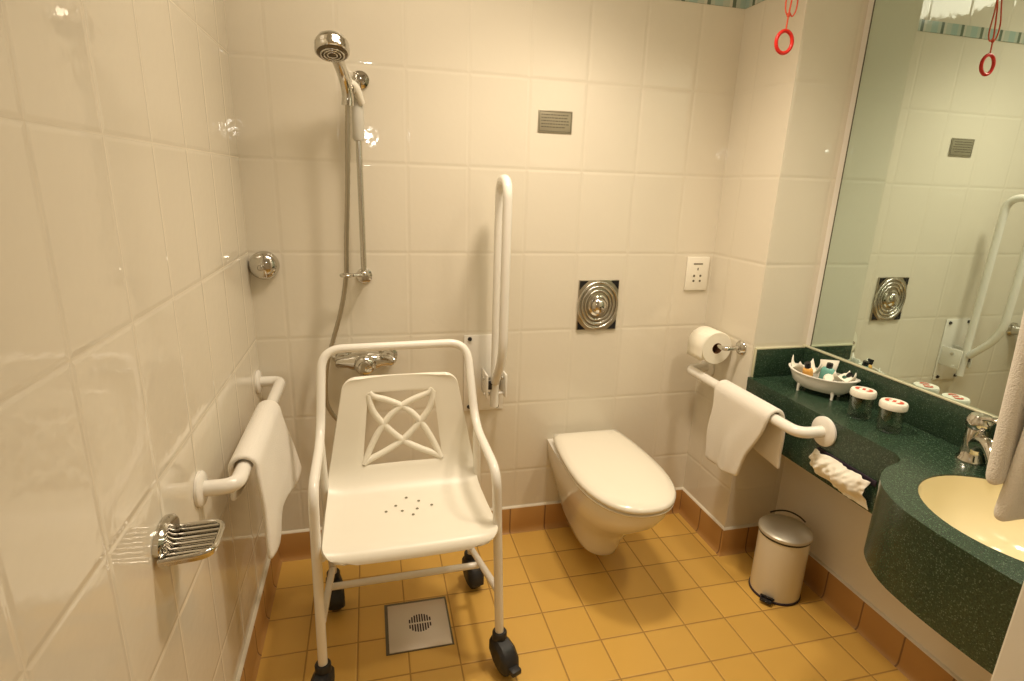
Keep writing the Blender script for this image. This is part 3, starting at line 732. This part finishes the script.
mb = MB(); a = PI+.62; d_ = V((math.cos(a), math.sin(a), 0)); pm = T_ @ Matrix.Rotation(a, 4, 'Z')
mb.box((.075, -.020, .010), (.112, .020, .019), bev=.003, mat=pm); mb.box((.088, -.024, .019), (.096, .024, .026), bev=.003, mat=pm); mb.build('pedal', 'blackshiny', bn)
mb = MB(); hp = [(bx+.09*math.cos(t), by+.09*math.sin(t), .262+.012*math.sin((t-.1)/1.4*PI)) for t in [.1+1.4*k/12 for k in range(13)]]
mb.tube(hp, .0028, 8); mb.build('carry_handle', 'black', bn)

# ------------------------------------------------------------------ emergency cord
ec = thing('emergency_pull_cord', 'red ring pull on a knotted red cord hanging from ceiling', 'pull cord', (1.54, -.44, 1.77))
rc = V((1.540, -.440, 1.803)); ax = V((-.03, -1, 0)).normalized(); sx = V((ax.y, -ax.x, 0))
mb = MB(); mb.tube([rc+sx*(.0255*math.cos(2*PI*k/40))+V((0, 0, .0285*math.sin(2*PI*k/40))) for k in range(40)], .0052, 12, closed=True); mb.build('ring', 'red', ec)
top = rc+V((0, 0, .0285))
mb = MB(); mb.tube(catmull([top, top+V((.001, 0, .03)), top+V((.003, 0, .06)), top+V((.010, .002, .12)), top+V((.02, .004, .2)), (1.565, -.435, H-.02), (1.565, -.435, H)], 5), .0022, 8); mb.build('cord', 'redcord', ec)
mb = MB(); mb.tube(catmull([top+V((.004, 0, .035)), top+V((-.010, 0, .05)), top+V((-.012, 0, .09)), top+V((.004, 0, .15)), top+V((.016, 0, .22)), top+V((.024, 0, .2)), top+V((.022, 0, .12)), top+V((.024, 0, .06)), top+V((.014, 0, .038)), top+V((.004, 0, .046))], 6), .002, 8); mb.build('cord_loop', 'redcord', ec)
mb = MB(); mb.lathe([(0, -.006), (.004, -.004), (.0055, 0), (.004, .004), (0, .006)], 12, Matrix.Translation(top+V((.001, 0, .04)))); mb.build('knot', 'redcord', ec)

# ------------------------------------------------------------------ things on the counter
def jar(x, y, label, rot):
    j = thing('lidded_jar', label, 'jar', (x, y, CT), rot, 'capped glasses on the green counter')
    Z = Matrix.Identity(4)
    mb = MB(); mb.lathe([(0, .0004), (.027, .0004), (.030, .003), (.0315, .012), (.032, .072), (.0298, .072), (.029, .018), (.025, .012), (0, .010)], 36); mb.build('glass', 'glass', j, world=False)
    mb = MB(); mb.lathe([(.0325, .070), (.0345, .070), (.035, .073), (.035, .084), (.0325, .0885), (0, .090)], 36); l = mb.build('lid', 'plastic', j, world=False)
    for a0, a1 in ((.5, 2.4), (3.6, 5.5)):
        mb = MB(); inn_, out_ = [], []
        for k in range(11):
            a = a0+(a1-a0)*k/10; w = .010*math.sin(PI*k/10)**.6
            inn_.append((.014*math.cos(a)-0, (.014)*math.sin(a), .0907)); out_.append(((.014+w)*math.cos(a), (.014+w)*math.sin(a), .0903))
        mb.grid([inn_, out_]); mb.build('lid_print', 'redprint', l, world=False, smooth=False)
    mb = MB(); mb.box((-.008, -.004, .0898), (.009, .004, .0905)); mb.build('lid_print', 'redprint', l, world=False, smooth=False)
    return j
jar(1.80, -.695, 'glass jar with white red-printed lid, next to the bathtub-shaped dish', .6)
jar(1.806, -.792, 'glass jar with white red-printed lid, nearest the basin', .5)

tb = thing('bathtub_dish', 'white miniature clawfoot bathtub dish holding toiletries on counter', 'dish', (1.83, -.50, CT+.0004), math.radians(-65))
mb = MB(); n = 36
def tub(s_, z, lip=0): return [((.108*s_+lip)*math.cos(2*PI*k/n)*(1+.04*math.cos(2*PI*k/n)), (.056*s_+lip)*math.sin(2*PI*k/n), z+(.010*abs(math.cos(2*PI*k/n))**3 if z > .05 else 0)) for k in range(n)]
mb.loft([tub(.40, .013), tub(.66, .018), tub(.84, .034), tub(.95, .052), tub(1.0, .064), tub(1.0, .066, .004), tub(1.0, .069, .004), tub(.97, .069), tub(.92, .052), tub(.80, .036), tub(.58, .024)]); mb.build('tub', 'enamel', tb, world=False)
for x in (-.052, .052):
    for y in (-.026, .026):
        mb = MB(); mb.tube([(x, y, .028), (x*1.04, y*1.06, .016), (x*1.05, y*1.1, .007), (x*1.04, y*1.1, .0)], [.008, .0055, .0038, .0045], 10); mb.build('foot', 'enamel', tb, world=False)
MT = tb.matrix_basis
def intub(p): return MT @ V(p)
def bottle(name, label, p, rx, ry, h, mat, capm, tilt, caph=.016):
    w = intub(p); o = thing(name, label, 'bottle', w, math.radians(-65))
    R_ = Matrix.Rotation(tilt[0], 4, 'X') @ Matrix.Rotation(tilt[1], 4, 'Y')
    mb = MB(); rings = [[(rx*s_*math.cos(2*PI*k/24), ry*s_*math.sin(2*PI*k/24), z) for k in range(24)] for s_, z in ((.85, 0), (1, .004), (1, h*.8), (.8, h*.93), (.4, h))]
    mb.loft(rings); bmesh.ops.transform(mb.bm, matrix=R_, verts=mb.bm.verts); mb.build('body', mat, o, world=False)
    mb = MB(); mb.lathe([(0, h-.002), (ry*.72, h-.002), (ry*.76, h+.002), (ry*.72, h+caph), (0, h+caph)], 20); bmesh.ops.transform(mb.bm, matrix=R_, verts=mb.bm.verts); mb.build('cap', capm, o, world=False)
bottle('shampoo_bottle', 'amber toiletry bottle with dark cap leaning in the bathtub dish', (-.034, -.012, .034), .0165, .013, .056, 'amber', 'blackshiny', (.25, -.05))
bottle('shower_gel_bottle', 'teal toiletry bottle with dark cap standing in bathtub dish', (.010, .012, .034), .023, .013, .062, 'teal', 'blackshiny', (.05, .1), .014)
bottle('lotion_bottle', 'dark green bottle with black cap at back of bathtub dish', (.050, .022, .036), .014, .011, .046, 'darkgreen', 'blackshiny', (-.1, .5), .014)
def paperbit(name, label, cat, pts, mat='paper', th_=.002):
    mb = MB(); mb.grid([[intub(p) for p in r] for r in pts]); o = mb.build(name, mat, smooth=True); solidify(o, th_, 0); return tag(o, label, cat)
rnd = random.Random(5)
def star(cx, cy, cz, R0, npt, ph, h):
    """crumpled paper square with its corners standing up"""
    N = 9; rows = []
    for i in range(N):
        row = []
        for j in range(N):
            a, b_ = (i/(N-1)-.5)*2, (j/(N-1)-.5)*2
            d = abs(a)*abs(b_); r2 = a*a+b_*b_
            x = cx+(a*math.cos(ph)-b_*math.sin(ph))*R0*(1-.18*r2); y = cy+(a*math.sin(ph)+b_*math.cos(ph))*R0*.56*(1-.15*r2)
            row.append((x, y, cz+h*(.68*d**1.15+.22*(r2*.5))+.004*math.sin(5*a+2*b_+ph*9)+rnd.uniform(-.0018, .0018)))
        rows.append(row)
    return rows
paperbit('paper_napkin', 'white paper napkin with upturned corners lining left end of bathtub dish', 'napkin', star(-.054, .0, .060, .054, 4, .62, .050))
paperbit('paper_napkin', 'white pointed paper napkin at right end of bathtub dish', 'napkin', star(.060, .002, .062, .048, 4, .5, .042))
paperbit('paper_sachet', 'small white sachet standing behind teal bottle in dish', 'sachet', [[(-.016, .036, .045), (.024, .036, .045)], [(-.024, .034, .108), (.034, .036, .118)]], 'paper', .003)
mb = MB(); c_ = intub((.032, -.022, .062)); mb.lathe([(0, 0), (.013, 0), (.016, .003), (.016, .012), (.013, .016), (0, .016)], 28, axis_mat(c_, (-.5, -.5, .7))); sp2 = mb.build('wrapped_soap', 'paper')
tag(sp2, 'round white wrapped soap lying in front in bathtub dish', 'soap')

# ------------------------------------------------------------------ light
def lamp(name, loc, power, col, r, kind='POINT', rot=None, ang=None):
    l = bpy.data.lights.new(name, kind); l.energy = power; l.color = col; l.shadow_soft_size = r
    if kind == 'SPOT': l.spot_size = ang; l.spot_blend = .6
    o = bpy.data.objects.new(name, l); COL.objects.link(o); o.location = loc
    if rot: o.rotation_euler = rot
    return o
WARM = (1, .84, .66)
DOWN = math.radians(128)
o = lamp('soft_fill_light', (.60, -.62, 2.34), 7, WARM, .3, 'AREA'); o.data.shape = 'DISK'; o.data.size = .5  # added soft fill just under the ceiling, not a fitting of the room
lamp('ceiling_downlight', (1.0, -.62, 2.30), 58, WARM, .09, 'SPOT', (0, 0, 0), DOWN)
lamp('ceiling_downlight', (1.56, -1.20, 2.30), 38, WARM, .08, 'SPOT', (0, 0, 0), DOWN)
lamp('camera_flash', (.40, -1.95, 1.66), 2.0, (1, .93, .80), .022)
for o in bpy.data.lights:
    if o.type == 'SPOT': o.spot_blend = 1
w = bpy.data.worlds.new('world'); sc.world = w; w.use_nodes = True
w.node_tree.nodes['Background'].inputs[0].default_value = (.9, .8, .65, 1); w.node_tree.nodes['Background'].inputs[1].default_value = .05

# ------------------------------------------------------------------ camera
p = (3.82254442e-01, -1.94434282, 1.39001609, 2.54499057e-01, 2.74316276e-01, 3.38485972e-02, 5.54305321e+02)
yaw, pitch, roll = p[3:6]
fw_ = V((math.sin(yaw)*math.cos(pitch), math.cos(yaw)*math.cos(pitch), -math.sin(pitch))); rt = V((math.cos(yaw), -math.sin(yaw), 0)); up = rt.cross(fw_)
r2 = rt*math.cos(roll)+up*math.sin(roll); u2 = -rt*math.sin(roll)+up*math.cos(roll)
cam = bpy.data.cameras.new('camera'); co = bpy.data.objects.new('camera', cam); COL.objects.link(co)
cam.sensor_fit = 'HORIZONTAL'; cam.sensor_width = 36; cam.lens = p[6]*36/1024; cam.clip_start = .02
mat = Matrix((r2, u2, -fw_)).transposed().to_4x4(); mat.translation = V(p[:3]); co.matrix_world = mat
sc.camera = co
sc.view_settings.view_transform = 'Standard'; sc.view_settings.look = 'None'; sc.view_settings.gamma = 1; sc.view_settings.use_curve_mapping = False
sc.view_settings.exposure = .08
